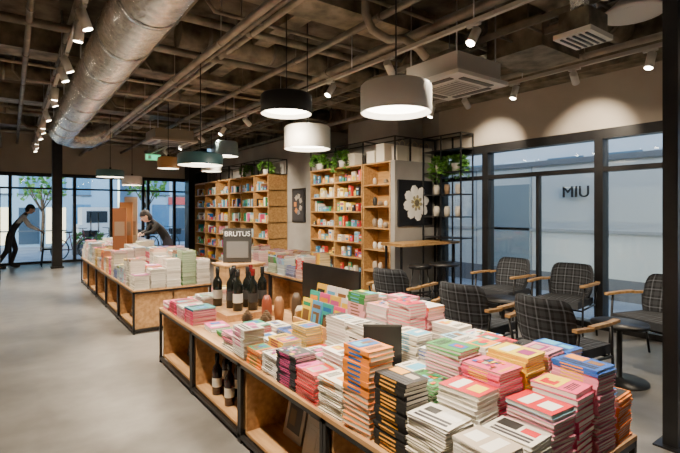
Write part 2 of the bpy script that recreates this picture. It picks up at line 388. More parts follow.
# ------------------------------------------------------------------ track lights
def track(x,z,y0,y1,heads,tx,energy,tz=.6):
    b=MB(); b.bx(x-.018,x+.018,y0,y1,z,z+.035,'satin',(.5,.47,.42))
    y=y0+.3
    while y<y1: b.tube([(x,y,z+.03),(x,y,CZ)],.006,'steel',seg=6); y+=1.6
    Ls=[]
    for i,y in enumerate(heads):
        T=tx[i%len(tx)]; tgt=Vector((T[0],y+T[1],T[2] if len(T)>2 else tz)); p=Vector((x,y,z-.1)); d=(tgt-p).normalized()
        b.tube([(x,y,z),(x,y,z-.1)],.01,'satin',(.6,.58,.55),6)
        b.box((x,y,z-.01),(.03,.12,.025),'satin',(.6,.58,.55))
        b.tube([tuple(p-d*.07),tuple(p+d*.08)],.038,'satin',(.78,.75,.7),14)
        b.tube([tuple(p+d*.081),tuple(p+d*.083)],.033,'lens',seg=14)
        Ls.append((p+d*.1,tgt))
    o=b.build('track_light')
    for i,(p,t) in enumerate(Ls): light('spot_%d'%i,'SPOT',tuple(p),energy,WARM,o,tuple(t),.03,62,.8)
track(.45,3.0,.6,13,[1.0,1.3,2.4,2.7,3.9,4.2,5.2,5.6,6.6,7.0,8.2,9.0,9.6,10.4,11.2,12.0,12.6],[(1.5,.2),(1.35,-.1,.3),(.3,.3)],300)
track(3.0,2.95,.4,13,[.8,1.3,2.3,3.3,4.3,5.2,5.7,6.6,7.6,8.7,9.9,11.2],[(1.8,0),(5.0,.9,1.5)],380,1.0)
track(4.8,2.95,-.5,5,[.3,1.0,1.7,2.4,3.1,3.8,4.4],[(4.2,.2),(5.85,.3,2.3)],160,.9)
# ------------------------------------------------------------------ display tables
def unit(b,x0,x1,y0,y1,H,style=0,lowz=.06):
    t=.022
    for x in(x0,x1-t):
        for y in(y0,y1-t): b.bx(x,x+t,y,y+t,0,H-.02,'black')
        b.bx(x,x+t,y0,y1,H-.045,H-.02,'black'); b.bx(x,x+t,y0,y1,.03,.052,'black')
    for y in(y0,y1-t): b.bx(x0,x1,y,y+t,H-.045,H-.02,'black'); b.bx(x0,x1,y,y+t,.03,.052,'black')
    b.bx(x0-.004,x1+.004,y0,y1,H-.02,H,'wood')
    b.bx(x0+.03,x1-.03,y0+.03,y1-.03,.055,.075,'wood')
    b.bx((x0+x1)/2-.01,(x0+x1)/2+.01,y0+.03,y1-.03,.075,H-.05,'wood')
    for y in(y0+.03,y1-.045): b.bx(x0+.03,x1-.03,y,y+.015,.075,H-.05,'wood')
H=.52
ysA=[.79,1.73,2.67,3.61,4.55]
for i in range(4):
    b=MB(); unit(b,1.16,2.1,ysA[i]+.003,ysA[i+1]-.003,H,0); b.build('display_table')
ysB=[5.7+.96*i for i in range(6)]
for i in range(5):
    b=MB(); unit(b,1.16,2.1,ysB[i]+.003,ysB[i+1]-.003,H,0); b.build('display_table')
# ------------------------------------------------------------------ books
WH=[(.84,.81,.74),(.88,.85,.79),(.74,.71,.64),(.86,.8,.66)]
CL=[(.62,.02,.03),(.78,.08,.2),(.85,.25,.02),(.85,.55,.02),(.02,.28,.32),(.02,.1,.42),(.05,.27,.06),(.02,.02,.025),(.7,.55,.28),(.3,.56,.72),(.8,.28,.4),(.28,.13,.06)]
ACC=[(.62,.01,.02),(.88,.3,.01),(.01,.13,.45),(.01,.3,.17),(.02,.02,.02),(.9,.68,.02),(.76,.08,.3),(.1,.45,.68),(.88,.87,.84),(.33,.03,.18),(.2,.1,.04),(.5,.42,.33)]
PAL=WH*3+CL
def rotpt(cx,cy,dx,dy,a): return (cx+dx*math.cos(a)-dy*math.sin(a),cy+dx*math.sin(a)+dy*math.cos(a))
def pickcol(p=.58): return R.choice(WH) if R.random()<p else R.choice(CL)
def stack(b,x,y,z,w,l,h,ang=0,col=None,th=None,spine=None,acc=None,jit=.04):
    th=th or R.choice([.010,.012,.014,.017,.021]); col=col or pickcol(); ss=(1 if R.random()<.6 else -1) if spine is None else spine
    acc=acc or R.choice(ACC)
    n=max(1,int(h/th)); zz=z; half=R.randint(3,9)
    for i in range(n):
        if spine is None and i%half==half-1 and R.random()<.35: ss=-ss
        if spine is None and n-i<4+R.randint(0,3) and R.random()<.12: col=pickcol(.4); acc=R.choice(ACC)
        a=ang+R.uniform(-jit,jit)+(R.uniform(-.1,.1) if R.random()<.08 else 0); cx=x+R.uniform(-.005,.005); cy=y+R.uniform(-.005,.005)
        pv=R.uniform(.5,.88); pc=(pv,pv*.95,pv*.84)
        k=.0012
        b.box((cx,cy,zz+th/2),(w-.005,l-.005,th-2*k),'book',pc,a)
        b.box((cx,cy,zz+th-k/2-.0003),(w,l,k),'book',col,a)
        b.box((cx,cy,zz+k/2),(w,l,k*.8),'book',col,a)
        sx,sy=rotpt(cx,cy,ss*(w/2-.001),0,a); b.box((sx,sy,zz+th/2),(.003,l,th-.0012),'book',col,a)
        sx,sy=rotpt(cx,cy,ss*(w/2+.0008),l*.05,a); b.box((sx,sy,zz+th/2),(.001,l*.5,th*.4),'book',acc,a)
        zz+=th
    zt=zz+.0003
    acc2=R.choice(ACC)
    typ=R.randrange(6); fl=R.choice([0,1])
    def patch(u0,u1,v0,v1,c,dz=0):
        if fl: v0,v1=1-v1,1-v0
        px,py=rotpt(cx,cy,((u0+u1)/2-.5)*w,((v0+v1)/2-.5)*l,a); b.box((px,py,zt+dz),(abs(u1-u0)*w,abs(v1-v0)*l,.0008),'book',c,a)
    def lines(u0,u1,v,n2,c=(.04,.04,.04)):
        for q in range(n2): patch(u0,u1-R.random()*.15,v+q*.05,v+q*.05+.022,c)
    if typ==0: patch(.05,.95,.05,.58,acc); patch(.15,.55,.15,.48,acc2,.0006); patch(.4,.85,.25,.4,R.choice(ACC),.001); lines(.15,.85,.68,4)
    elif typ==1: patch(.0,1,.0,.3,acc2); patch(.15,.85,.4,.75,acc); lines(.2,.8,.82,2); patch(.3,.7,.45,.68,R.choice(ACC),.0006); lines(.1,.6,.08,3,(.9,.9,.9))
    elif typ==2:
        for q in range(2): patch(.12+q*.16,.22+q*.16,.12,.9,(.03,.03,.04))
        patch(.5,.92,.08,.5,acc); patch(.5,.8,.58,.88,acc2)
    elif typ==3:
        for k2 in range(22):
            u=R.uniform(.03,.8);v=R.uniform(.03,.72); patch(u,u+R.uniform(.08,.2),v,v+R.uniform(.05,.14),R.choice(ACC),k2*.0002)
        lines(.1,.9,.86,2,acc)
    elif typ==4: patch(0,1,0,1,acc); patch(.12,.88,.55,.8,(.85,.83,.78),.0006); lines(.2,.8,.6,3,(.04,.04,.04)); patch(.25,.75,.1,.42,acc2,.0006)
    else: lines(.15,.85,.66,5); patch(.3,.7,.12,.52,acc); patch(.4,.6,.2,.42,acc2,.0006)
    return zz
b=MB()
yv=[.9+.2*i for i in range(11)]
for y in yv:
    for c in range(6):
        x=1.24+c*.156
        if 1.6<y<1.8 and c in(1,2): continue
        if y>2.45 and c>=3: continue
        col=None;spine=None;acc=None;th=None
        if y<1: h=[.18,.2,.22,.26,.32,.18][c]
        elif y<1.2: h=[.2,.27,.3,.33,.36,.31][c]
        elif y<1.6: h=R.uniform(.23,.37)
        elif y<2.2: h=R.uniform(.17,.35)
        else: h=R.uniform(.08,.2)
        h+=R.uniform(-.03,.03)
        if c in(1,2) and 1.4<y<1.6: h=.2
        if c==0 and y>1.65: h=min(h,R.uniform(.12,.2))
        if c<=1 and y>1.65: h=min(h,.22)
        if 1.75<y<2.4 and c>=4: h=R.uniform(.36,.43); col=R.choice([(.76,.05,.12),(.8,.18,.3),(.85,.4,.45),(.85,.83,.78)])
        if c==0 and 1.2<y<1.4: col=(.015,.015,.015); h=.3; spine=-1; acc=(.88,.4,.03); th=.016
        stack(b,x,y+R.uniform(-.004,.004),H,.13+R.uniform(-.012,.01),.186+R.uniform(-.015,.004),h,R.uniform(-.05,.05),col,th,spine,acc)
b.build('book_stacks')
b=MB()
for y in(4.42,4.2,3.98,3.76):
    for c in range(2):
        if y<4.1 and c: continue
        stack(b,1.29+c*.23,y,H,.2,.19,R.uniform(.06,.15),R.uniform(-.05,.05),R.choice([(.78,.05,.2),(.85,.83,.8),(.85,.35,.45),(.85,.83,.8)]),.01)
for c in range(2): stack(b,1.75+c*.2,4.42,H,.17,.2,.16,0)
b.build('magazine_stacks')
b=MB(); y=5.81
while y<10.4:
    for c in range(5):
        x=1.26+c*.185
        if 8.2<y<8.75 and c in(1,2,3): continue
        h=R.uniform(.14,.38) if c<2 else R.uniform(.22,.44)
        if 9.25<y<9.85 and c>=3: h=.2
        stack(b,x,y,H,.17,.2,h,R.uniform(-.05,.05),pickcol(.66),R.choice([.010,.014]))
    y+=.215
b.build('book_stacks')
def leaning(b,x,y,z,w,h,col,tilt=.2,ry=0):
    rot=Matrix.Rotation(ry,3,'Z')@Matrix.Rotation(tilt,3,'Y')
    def P(a,bb,c): v=rot@Vector((a,bb,c)); return (x+v.x,y+v.y,z+v.z)
    b.box(P(0,0,h/2),(.012,w,h),'book',col,rot=rot)
    ac=R.choice(ACC)
    b.box(P(-.0068,0,h*.82),(.001,w*.8,h*.12),'book',R.choice(ACC),rot=rot)
    b.box(P(-.0068,0,h*.4),(.001,w*.7,h*.5),'book',ac,rot=rot)
    b.box(P(-.0076,w*.1,h*.42),(.001,w*.3,h*.3),'book',R.choice(ACC),rot=rot)
b=MB()
dk=[(.03,.03,.04),(.08,.07,.06),(.25,.25,.25),(.4,.35,.3)]
ACCs=ACC; ACC=[(.06,.06,.06),(.25,.22,.2),(.4,.38,.35),(.14,.1,.06),(.6,.57,.5),(.3,.08,.06)]
for i,(y0) in enumerate(ysA[:4]):
    if i==2: continue
    for k in range(2): leaning(b,1.32+.05*(k%2),y0+.34+k*.3,.076,.21,.3,R.choice(dk),.22)
for y0 in ysB[:5]:
    for k in range(3): leaning(b,1.3,y0+.2+k*.27,.076,.2,.28,R.choice(dk+WH),.22)
ACC=ACCs
b.build('displayed_magazines')
def bottle(b,x,y,z,h,col=(.01,.012,.01),lab=(.85,.82,.75)):
    r=h*.118
    b.lathe((x,y,z),[(0,0),(r,0),(r,h*.6),(r*.85,h*.67),(r*.38,h*.76),(r*.36,h*.96),(r*.42,h*.97),(r*.42,h),(0,h)],'gl',col,18)
    b.lathe((x,y,z),[(r+.001,h*.2),(r+.001,h*.42)],'matte',lab,18)
    b.lathe((x,y,z),[(r*.4,h*.84),(r*.45,h*.85),(r*.45,h+.002),(0,h+.002)],'gl',R.choice([(.15,.01,.01),(.02,.02,.02),(.02,.02,.02)]),12)
b=MB()
for k in range(6): bottle(b,1.26+.12*(k%2),ysA[2]+.15+k*.12,.076,.3,(.03,.01,.01),R.choice([(.6,.55,.45),(.7,.65,.55),(.05,.05,.05)]))
b.build('wine_bottles_on_lower_shelf')
b=MB()
for x,y in((1.62,3.75),(1.74,3.7),(1.62,3.9),(1.76,3.86),(1.88,3.8),(1.7,4.03),(1.85,3.98),(1.55,4.05)): bottle(b,x,y,.575,.36,lab=R.choice([(.5,.48,.42),(.7,.68,.6),(.05,.05,.05),(.03,.03,.03)]))
b.build('wine_bottles')
b=MB(); b.bx(1.46,1.98,3.6,4.14,.52,.535,'wood'); 
for a in((1.46,1.475,3.6,4.14),(1.965,1.98,3.6,4.14),(1.475,1.965,3.6,3.615),(1.475,1.965,4.125,4.14)): b.bx(*a,.535,.575,'wood')
b.bx(1.475,1.965,3.615,4.125,.56,.575,'wood'); b.build('wooden_tray')
b=MB()
for x,y in((1.55,3.4),(1.68,3.32),(1.6,3.2)):
    for k in range(9):
        rr=.05*math.sin(math.pi*(k+1.2)/10.5); b.lathe((x,y,.52+k*.014),[(rr*.6,0),(rr,.006),(rr*.5,.016)],'bark',seg=10)
b.build('pine_cones')
b=MB()
for i,(x,y,h) in enumerate(((1.85,3.42,.2),(1.95,3.3,.24),(1.9,3.16,.16),(1.75,3.45,.22))):
    b.lathe((x,y,.52),[(0,0),(.035,0),(.045,h*.4),(.04,h*.8),(.022,h),(.02,h),(.035,h*.8),(0,h*.5)],'satin',[(.3,.14,.06),(.08,.05,.03),(.5,.42,.3),(.25,.06,.03)][i],16)
b.build('ceramic_jars')
b=MB(); 
for x,y,c in((1.32,3.45,(.8,.78,.74)),(1.33,3.2,(.85,.55,.05)),(1.32,2.98,(.6,.05,.05)),(1.5,2.95,(.8,.78,.74))): stack(b,x,y,H,.15,.2,.04,R.uniform(-.1,.1),c,.012)
b.build('loose_books')
b=MB(); b.bx(1.8,1.82,2.5,3.1,.52,.62,'wood'); b.bx(2.05,2.07,2.5,3.1,.52,.8,'wood')
for y in(2.5,3.085): b.bx(1.82,2.05,y,y+.015,.52,.66,'wood')
b.bx(1.82,2.05,2.515,3.085,.52,.53,'wood'); b.build('magazine_rack')
b=MB()
cols=[(.8,.07,.25),(.9,.65,.03),(.85,.83,.8),(.03,.4,.35),(.75,.04,.02),(.85,.48,.05),(.1,.35,.68),(.85,.83,.8)]
for k in range(4):
    for j in range(3): leaning(b,1.85+j*.06,2.59+k*.14,.532,.125,.24+.05*j,cols[(k*3+j*2)%8],.15)
b.build('rack_magazines')
b=MB(); b.bx(2.13,2.15,2.68,3.5,.5,.99,'black')
for y in(2.72,3.44): b.bx(2.125,2.155,y,y+.03,0,.5,'black')
for y in(2.72,3.44): b.bx(2.12,2.3,y,y+.03,0,.02,'black')
b.build('black_display_panel')
b=MB(); rz=math.radians(-40)
b.box((1.5,1.7,.74),(.19,.012,.28),'black',rz=rz); b.box((1.5,1.7,.88),(.195,.016,.01),'satin',(.05,.05,.05),rz=rz)
b.box((1.5,1.7,.56),(.1,.09,.08),'black',rz=rz); b.build('black_sign_board')
b=MB()
for k,(x,y,c) in enumerate(((1.5,8.4,(.3,.12,.05)),(1.62,8.5,(.5,.22,.08)),(1.72,8.6,(.6,.5,.38)))):
    hh=.9+.1*k
    b.box((x,y,.6+hh/2),(.22,.015,hh),'satin',c,rz=-.5); b.box((x-.004,y-.01,1.15),(.16,.004,.24),'matte',(.35,.25,.17),rz=-.5)
b.box((1.6,8.5,.56),(.35,.28,.08),'wood'); b.build('poster_stand')
b=MB(); b.bx(2.02,2.5,5.02,5.4,0,.8,'wood'); b.bx(2.0,2.52,5.0,5.42,.8,.82,'wood'); b.build('display_plinth')
b=MB(); rz=math.radians(-30); b.box((2.24,5.2,1.03),(.34,.015,.42),'satin',(.04,.04,.04),rz=rz); b.box((2.24+.006*-.5,5.2-.011,.98),(.26,.004,.2),'matte',(.14,.14,.14),rz=rz)
b.box((2.25,5.23,.83),(.2,.1,.02),'black',rz=rz); o=b.build('poster_frame')
text('poster_title','BRUTUS',(2.234,5.188,1.17),(math.pi/2,0,rz),.085,M['white'],o,.001)
b=MB(); 
for y0 in(4.7,5.65,6.6): unit(b,2.9,3.5,y0,y0+.93,.6,0)
b.build('display_table')
b=MB(); y=4.85
while y<7.4:
    for c in range(3): stack(b,3.0+c*.2,y,.6,.17,.2,R.uniform(.05,.3),R.uniform(-.05,.05),pickcol(.4))
    y+=.25
b.build('book_stacks')
b=MB(); b.bx(-.75,-.15,9.3,11.2,0,.06,'black')
for z in(.06,.5,.95,1.4,1.85): b.bx(-.75,-.15,9.3,11.2,z,z+.03,'black')
for x in(-.75,-.18):
    for y in(9.3,11.17): b.bx(x,x+.03,y,y+.03,0,1.9,'black')
b.build('freestanding_shelf')
b=MB()
for z in(.53,.98,1.43):
    y=9.4
    while y<11: stack(b,-.3,y,z,.2,.2,R.uniform(.1,.3)); y+=.26
b.build('book_stacks')
# ------------------------------------------------------------------ bookshelves
def bookshelf(y0,y1,x0,x1,ztop,rows,bays,frame_top,zb=.06,fill='books',dens=.75):
    b=MB(); t=.025
    b.bx(x1-.015,x1,y0,y1,zb,ztop,'woody')
    n=bays
    for i in range(n+1):
        y=y0+(y1-y0-t)*i/n; b.bx(x0,x1-.015,y,y+t,0,ztop,'woody')
    zs=[zb+(ztop-zb-t)*i/rows for i in range(rows+1)]
    for z in zs: b.bx(x0+.005,x1-.015,y0,y1,z,z+t,'woody')
    if frame_top:
        s=.02
        for x in(x0,x1-s):
            for i in range(n+1):
                y=y0+(y1-y0-s)*i/n; b.bx(x,x+s,y,y+s,ztop,frame_top,'black')
            b.bx(x,x+s,y0,y1,frame_top-s,frame_top,'black')
        for i in range(n+1):
            y=y0+(y1-y0-s)*i/n; b.bx(x0,x1,y,y+s,frame_top-s,frame_top,'black')
    b.build('bookshelf')
    b=MB()
    pale=[(.4,.62,.76),(.85,.83,.78),(.8,.7,.5),(.85,.35,.06),(.15,.45,.62),(.05,.2,.4),(.05,.05,.06),(.65,.05,.04),(.85,.65,.1),(.06,.33,.16)]
    for r in range(rows):
        z=zs[r]+t; hh=(zs[1]-zs[0]-t)
        for i in range(n):
            ya=y0+(y1-y0-t)*i/n+t+.01; yb=y0+(y1-y0-t)*(i+1)/n-.01
            y=ya
            if fill=='ceramic':
                while y<yb-.08:
                    c=R.choice([(.8,.78,.72),(.05,.05,.05),(.25,.2,.15),(.6,.5,.4)]); h=R.uniform(.08,hh*.5); rr=R.uniform(.03,.05)
                    if R.random()<.7: b.lathe((x0+.12,y+.06,z),[(0,0),(rr*.7,0),(rr,h*.4),(rr*.9,h*.8),(rr*.5,h),(rr*.45,h),(0,h*.6)],'satin',c,14)
                    y+=.14
                continue
            while y<yb-.02:
                q=R.random()
                if q<dens:
                    w=min(R.uniform(.06,.13),yb-y); h=min(hh*.75,R.uniform(.06,.2)); c=R.choice(pale)
                    if w<.05: break
                    dd=R.uniform(.02,.1); xo=R.choice([.03,.05,.09])
                    b.bx(x0+xo,x0+xo+dd,y,y+w-.008,z,z+h,'book',c)
                    b.bx(x0+xo-.002,x0+xo,y+.012,y+w-.02,z+h*.65,z+h*.85,'book',R.choice(ACC+WH)); b.bx(x0+xo-.002,x0+xo,y+.02,y+w-.028,z+h*.12,z+h*.5,'book',R.choice(ACC+pale)); y+=w+R.choice([.01,.03,.07])
                elif q<dens+.08:
                    rr=R.uniform(.025,.045); h=R.uniform(.07,hh*.6)
                    if y+2*rr>yb: break
                    b.lathe((x0+.1,y+rr,z),[(0,0),(rr,0),(rr,h*.7),(rr*.6,h*.85),(rr*.6,h),(0,h)],'satin',R.choice(pale),12); y+=2*rr+.03
                else:
                    for k in range(R.randint(3,7)):
                        w=R.uniform(.012,.035); h=min(hh*.85,R.uniform(.14,.22))
                        if y+w>yb: break
                        b.bx(x0+.06,x0+.22,y,y+w-.001,z,z+h,'book',R.choice(PAL+ACC)); y+=w
                    y+=R.choice([.02,.05,.08])
    b.build('shelved_books' if fill!='ceramic' else 'ceramic_vases')
bookshelf(6.1,7.78,4.92,5.26,2.26,8,2,None,dens=.85)
bookshelf(5.39,6.08,4.92,5.26,2.26,6,1,None,fill='ceramic')
bookshelf(9.2,11.45,4.7,5.19,2.3,6,3,2.65,dens=.6)
bookshelf(11.5,14.2,4.7,5.19,2.3,6,3,2.65,dens=.6)
simple('wall_partition',4.92,5.9,5.28,5.38,0,2.26,'wallg')
b=MB(); s=.022
for x in(4.92,5.26,5.86):
    for y in(5.28,6.08,6.9,7.76):
        if x>5.2 and 5.5<y<7.1: continue
        b.bx(x,x+s,y,y+s,2.26,2.65,'black')
    if x<5.2: b.bx(x,x+s,5.28,7.78,2.63,2.65,'black')
b.bx(5.26,5.28,5.28,7.78,2.63,2.65,'black')
b.bx(4.92,5.88,5.28,5.3,2.63,2.65,'black'); b.bx(4.92,5.28,7.76,7.78,2.63,2.65,'black'); b.bx(4.92,5.28,6.08,6.1,2.63,2.65,'black')
b.build('steel_rail_frame')
b=MB(); cx,cz=5.35,1.58; yy=5.269
b.bx(cx-.38,cx+.38,yy-.03,yy+.01,cz-.37,cz+.37,'satin',(.008,.008,.01))
def petal(b,ang,r0,r1,w,col,dy):
    n=10; base=len(b.v)
    for i in range(n+1):
        t=i/n; rr=r0+(r1-r0)*t; ww=w*math.sin(math.pi*(.1+.8*t))**.6*.5*(.55+.45*t)*(1 if t<.9 else .75)
        for s_ in(-1,0,1):
            px=rr*math.cos(ang)-s_*ww*math.sin(ang); pz=rr*math.sin(ang)+s_*ww*math.cos(ang)
            b.v.append((cx+px,yy-.035-dy-(.012 if s_==0 else 0),cz+pz))
    for i in range(n):
        for k in(0,1): b.face([base+i*3+k,base+i*3+k+1,base+(i+1)*3+k+1,base+(i+1)*3+k],'matte',col,None,True)
for k in range(8): petal(b,k*math.pi/4+.2,.06,.29,.2,(.88,.86,.8),.0)
for k in range(8): petal(b,k*math.pi/4+.6,.04,.13,.08,(.3,.27,.18),.008)
b.ball((cx,yy-.045,cz),(.05,.02,.05),'matte',(.12,.1,.06))
for k in range(16): b.ball((cx+.07*math.cos(k*.393),yy-.055,cz+.07*math.sin(k*.393)),.008,'matte',(.7,.6,.15),8)
b.build('flower_artwork')
b=MB(); b.bx(5.17,5.2,8.4,8.95,1.2,1.95,'black'); b.bx(5.165,5.17,8.44,8.91,1.24,1.91,'matte',(.03,.03,.035))
for k in range(7):
    a=k*.9; b.box((5.163,8.67+.12*math.cos(a),1.6+.18*math.sin(a)),(.003,.1,.1),'matte',R.choice([(.4,.36,.3),(.18,.18,.2),(.5,.2,.05)]),rot=Matrix.Rotation(a,3,'X'))
b.build('framed_picture')
b=MB(); b.bx(4.55,5.84,4.75,5.2,.93,.97,'woody')
for x in(4.6,5.76):
    for y in(4.8,5.13): b.bx(x,x+.025,y,y+.025,0,.93,'black')
b.bx(4.6,5.785,4.8,4.825,.2,.225,'black'); b.build('counter_table')
b=MB(); xs0,xs1,y0,y1=5.5,5.8,4.45,5.24
for z in(.05,1.02,1.35,1.7,2.05,2.4): b.bx(xs0,xs1,y0,y1,z,z+.015,'black')
for x in(xs0,xs1-.02):
    for y in(y0,(y0+y1)/2,y1-.02): b.bx(x,x+.02,y,y+.02,0,2.65,'black')
    b.bx(x,x+.02,y0,y1,2.63,2.65,'black')
for y in(y0,y1-.02): b.bx(xs0,xs1,y,y+.02,2.63,2.65,'black')
b.build('steel_shelf_unit')
b=MB()
for z in(1.365,1.715):
    for k in range(3): b.lathe((5.62,4.6+k*.22,z),[(0,0),(.04,0),(.05,.1),(.04,.16),(.035,.16),(0,.08)],'satin',R.choice([(.6,.55,.45),(.05,.05,.05),(.3,.2,.12)]),14)
b.build('ceramic_vases')
def bag(x,y,z,w,d,h,rz=0):
    b=MB(); col=(.8,.75,.64); b.box((x,y,z+h/2),(w,d,h),'matte',col,rz=rz,taper=1.12)
    b.box((x,y,z+h),(w*1.1,d*1.1,.006),'matte',(.2,.17,.14),rz=rz)
    for s_ in(-1,1):
        px,py=rotpt(x,y,-w*.25,s_*d*.5,rz); qx,qy=rotpt(x,y,w*.25,s_*d*.5,rz); mx,my=rotpt(x,y,0,s_*d*.5,rz)
        b.tube([(px,py,z+h*.95),(px,py,z+h+.05),(mx,my,z+h+.085),(qx,qy,z+h+.05),(qx,qy,z+h*.95)],.007,'matte',(.6,.5,.35),6)
    b.build('tote_bag')
for x in(5.12,5.4,5.68): bag(x,5.38,2.26,.22,.12,.25)
b=MB()
for y,h in((5.6,.28),(5.85,.18),(6.4,.2)): 
    b.bx(4.98,5.2,y,y+.2,2.26,2.26+h,'matte',(.78,.72,.6)); b.bx(4.975,5.205,y-.005,y+.205,2.26+h,2.26+h+.03,'matte',(.83,.78,.68))
b.build('storage_boxes')
def plant(x,y,z,n=14,hang=.35,up=.2):
    b=MB(); b.lathe((x,y,z),[(0,0),(.06,0),(.08,.12),(.07,.12),(.065,.1),(0,.1)],'satin',(.75,.72,.66),16)
    for i in range(n):
        a=R.random()*6.28; L=R.uniform(.4,1)*hang; o=.1+R.random()*.1
        pts=[]
        for k in range(8):
            t=k/7; rr=o*min(1,t*1.6); pts.append((x+rr*math.cos(a),y+rr*math.sin(a),z+.1+up*math.sin(min(1,t*2)*1.9)-L*max(0,t-.35)*1.2))
        b.tube(pts,.003,'leaf',seg=4,caps=False)
        for p in pts[1:]:
            for q in range(2):
                rot=Euler((R.uniform(-.9,.9),R.uniform(-.9,.9),R.random()*6.3)).to_matrix(); base=len(b.v); s_=R.uniform(.03,.05)
                for u,v in((0,-1.3),(.7,-.2),(0,1.5),(-.7,-.2)):
                    w=rot@Vector((u*s_,v*s_,0)); b.v.append((p[0]+w.x,p[1]+w.y,p[2]+w.z))
                b.face([base,base+1,base+2,base+3],'leaf')
    b.build('trailing_potted_plant')
plant(4.98,6.75,2.26,20,.5); plant(5.6,4.95,2.07,18,.6,.15); plant(5.6,4.62,2.07,16,.5,.15); plant(4.98,7.5,2.26,12); plant(4.85,9.6,2.3); plant(4.85,10.6,2.3)
# ------------------------------------------------------------------ chairs
def armchair(x,y,rz):
    b=MB(); 
    def panel(f,nu,nv,thick,nrm):
        base=len(b.v)
        for sd in(0,1):
            for i in range(nu+1):
                for j in range(nv+1):
                    p=Vector(f(i/nu,j/nv))+Vector(nrm(i/nu,j/nv))*(thick*sd); b.v.append(tuple(p))
        N=(nu+1)*(nv+1)
        def id_(sd,i,j): return base+sd*N+i*(nv+1)+j
        for sd in(0,1):
            for i in range(nu):
                for j in range(nv):
                    q=[id_(sd,i,j),id_(sd,i+1,j),id_(sd,i+1,j+1),id_(sd,i,j+1)]; uv=[(i/nu*.55,j/nv*.45),((i+1)/nu*.55,j/nv*.45),((i+1)/nu*.55,(j+1)/nv*.45),(i/nu*.55,(j+1)/nv*.45)]
                    b.face(q,'plaid',(1,1,1),uv,True)
        for i in range(nu):
            for j in(0,nv): b.face([id_(0,i,j),id_(0,i+1,j),id_(1,i+1,j),id_(1,i,j)],'plaid',(1,1,1),[(0,0),(.03,0),(.03,.03),(0,.03)])
        for j in range(nv):
            for i in(0,nu): b.face([id_(0,i,j),id_(0,i,j+1),id_(1,i,j+1),id_(1,i,j)],'plaid',(1,1,1),[(0,0),(.03,0),(.03,.03),(0,.03)])
    def fb(u,v):
        a=(u-.5)*1.5; rr=.36; inset=1-.10*max(0,(abs(v-.5)*2-.6))/.4
        edge=.03*(max(0,abs(u-.5)*2-.75)/.25)**2
        return (-.25+rr*(1-math.cos(a))-.09*v, rr*math.sin(a)*inset, .43+(.39-edge)*v+edge*(1-v))
    panel(fb,16,8,.035,lambda u,v:(math.cos((u-.5)*1.5),-math.sin((u-.5)*1.5),.1))
    def fs(u,v):
        return (-.24+.5*v,(u-.5)*.5*(1-.08*(1-v)),.38+.015*math.sin(math.pi*u)*math.sin(math.pi*v))
    panel(fs,10,10,.07,lambda u,v:(0,0,1))
    for s in(-1,1):
        b.tube([(.24,s*.29,0),(.21,s*.28,.4),(.18,s*.29,.62)],.011,'black',seg=8)
        b.tube([(-.3,s*.25,0),(-.22,s*.25,.4),(-.24,s*.28,.6)],.011,'black',seg=8)
        b.tube([(.21,s*.28,.37),(-.22,s*.25,.37)],.01,'black',seg=8)
        pts=[(-.27,s*.27,.615),(-.12,s*.3,.63),(.08,s*.305,.635),(.26,s*.29,.63)]
        for i in range(3):
            p,q=Vector(pts[i]),Vector(pts[i+1]); m=(p+q)/2; d=q-p
            b.box(tuple(m),(d.length+.01,.045,.022),'woody',rz=math.atan2(d.y,d.x))
        b.cyl((.26,s*.29,.619),(.26,s*.29,.641),.0225,'woody')
    b.tube([(.215,-.28,.36),(.215,.28,.36)],.01,'black',seg=8); b.tube([(-.22,-.25,.36),(-.22,.25,.36)],.01,'black',seg=8)
    o=b.build('plaid_armchair',None,(0,0,0)); o.location=(x,y,0); o.rotation_euler=(0,0,rz)
armchair(3.42,2.6,.1)
armchair(3.42,1.82,-.05)
armchair(3.6,3.75,.2)
armchair(5.2,3.52,math.pi)
armchair(5.2,2.72,math.pi+.1)
armchair(4.95,1.72,math.pi-.25)
armchair(5.2,.8,math.pi)
def round_table(x,y,h=.7,r=.3):
    b=MB(); b.lathe((x,y,0),[(0,0),(.22,0),(.22,.012),(.04,.025),(.022,.04),(.022,h-.04),(.06,h-.025),(0,h-.025)],'black',seg=28)
    b.lathe((x,y,h-.025),[(0,0),(r,0),(r,.025),(0,.025)],'black',seg=32); b.build('round_cafe_table')
round_table(4.2,1.72,.5,.22); round_table(4.35,2.95,.5,.22); round_table(5.0,4.35,.7,.22)
for x in(4.8,5.35):
    b=MB(); b.lathe((x,4.62,.62),[(0,0),(.16,0),(.17,.03),(.16,.05),(0,.05)],'black',seg=20)
    for k in range(4):
        a=k*math.pi/2+.78; b.tube([(x+.1*math.cos(a),4.62+.1*math.sin(a),.62),(x+.17*math.cos(a),4.62+.17*math.sin(a),0)],.01,'black',seg=6)
    b.ring((x,4.62,.25),(0,0,1),.14,.007); b.build('bar_stool')
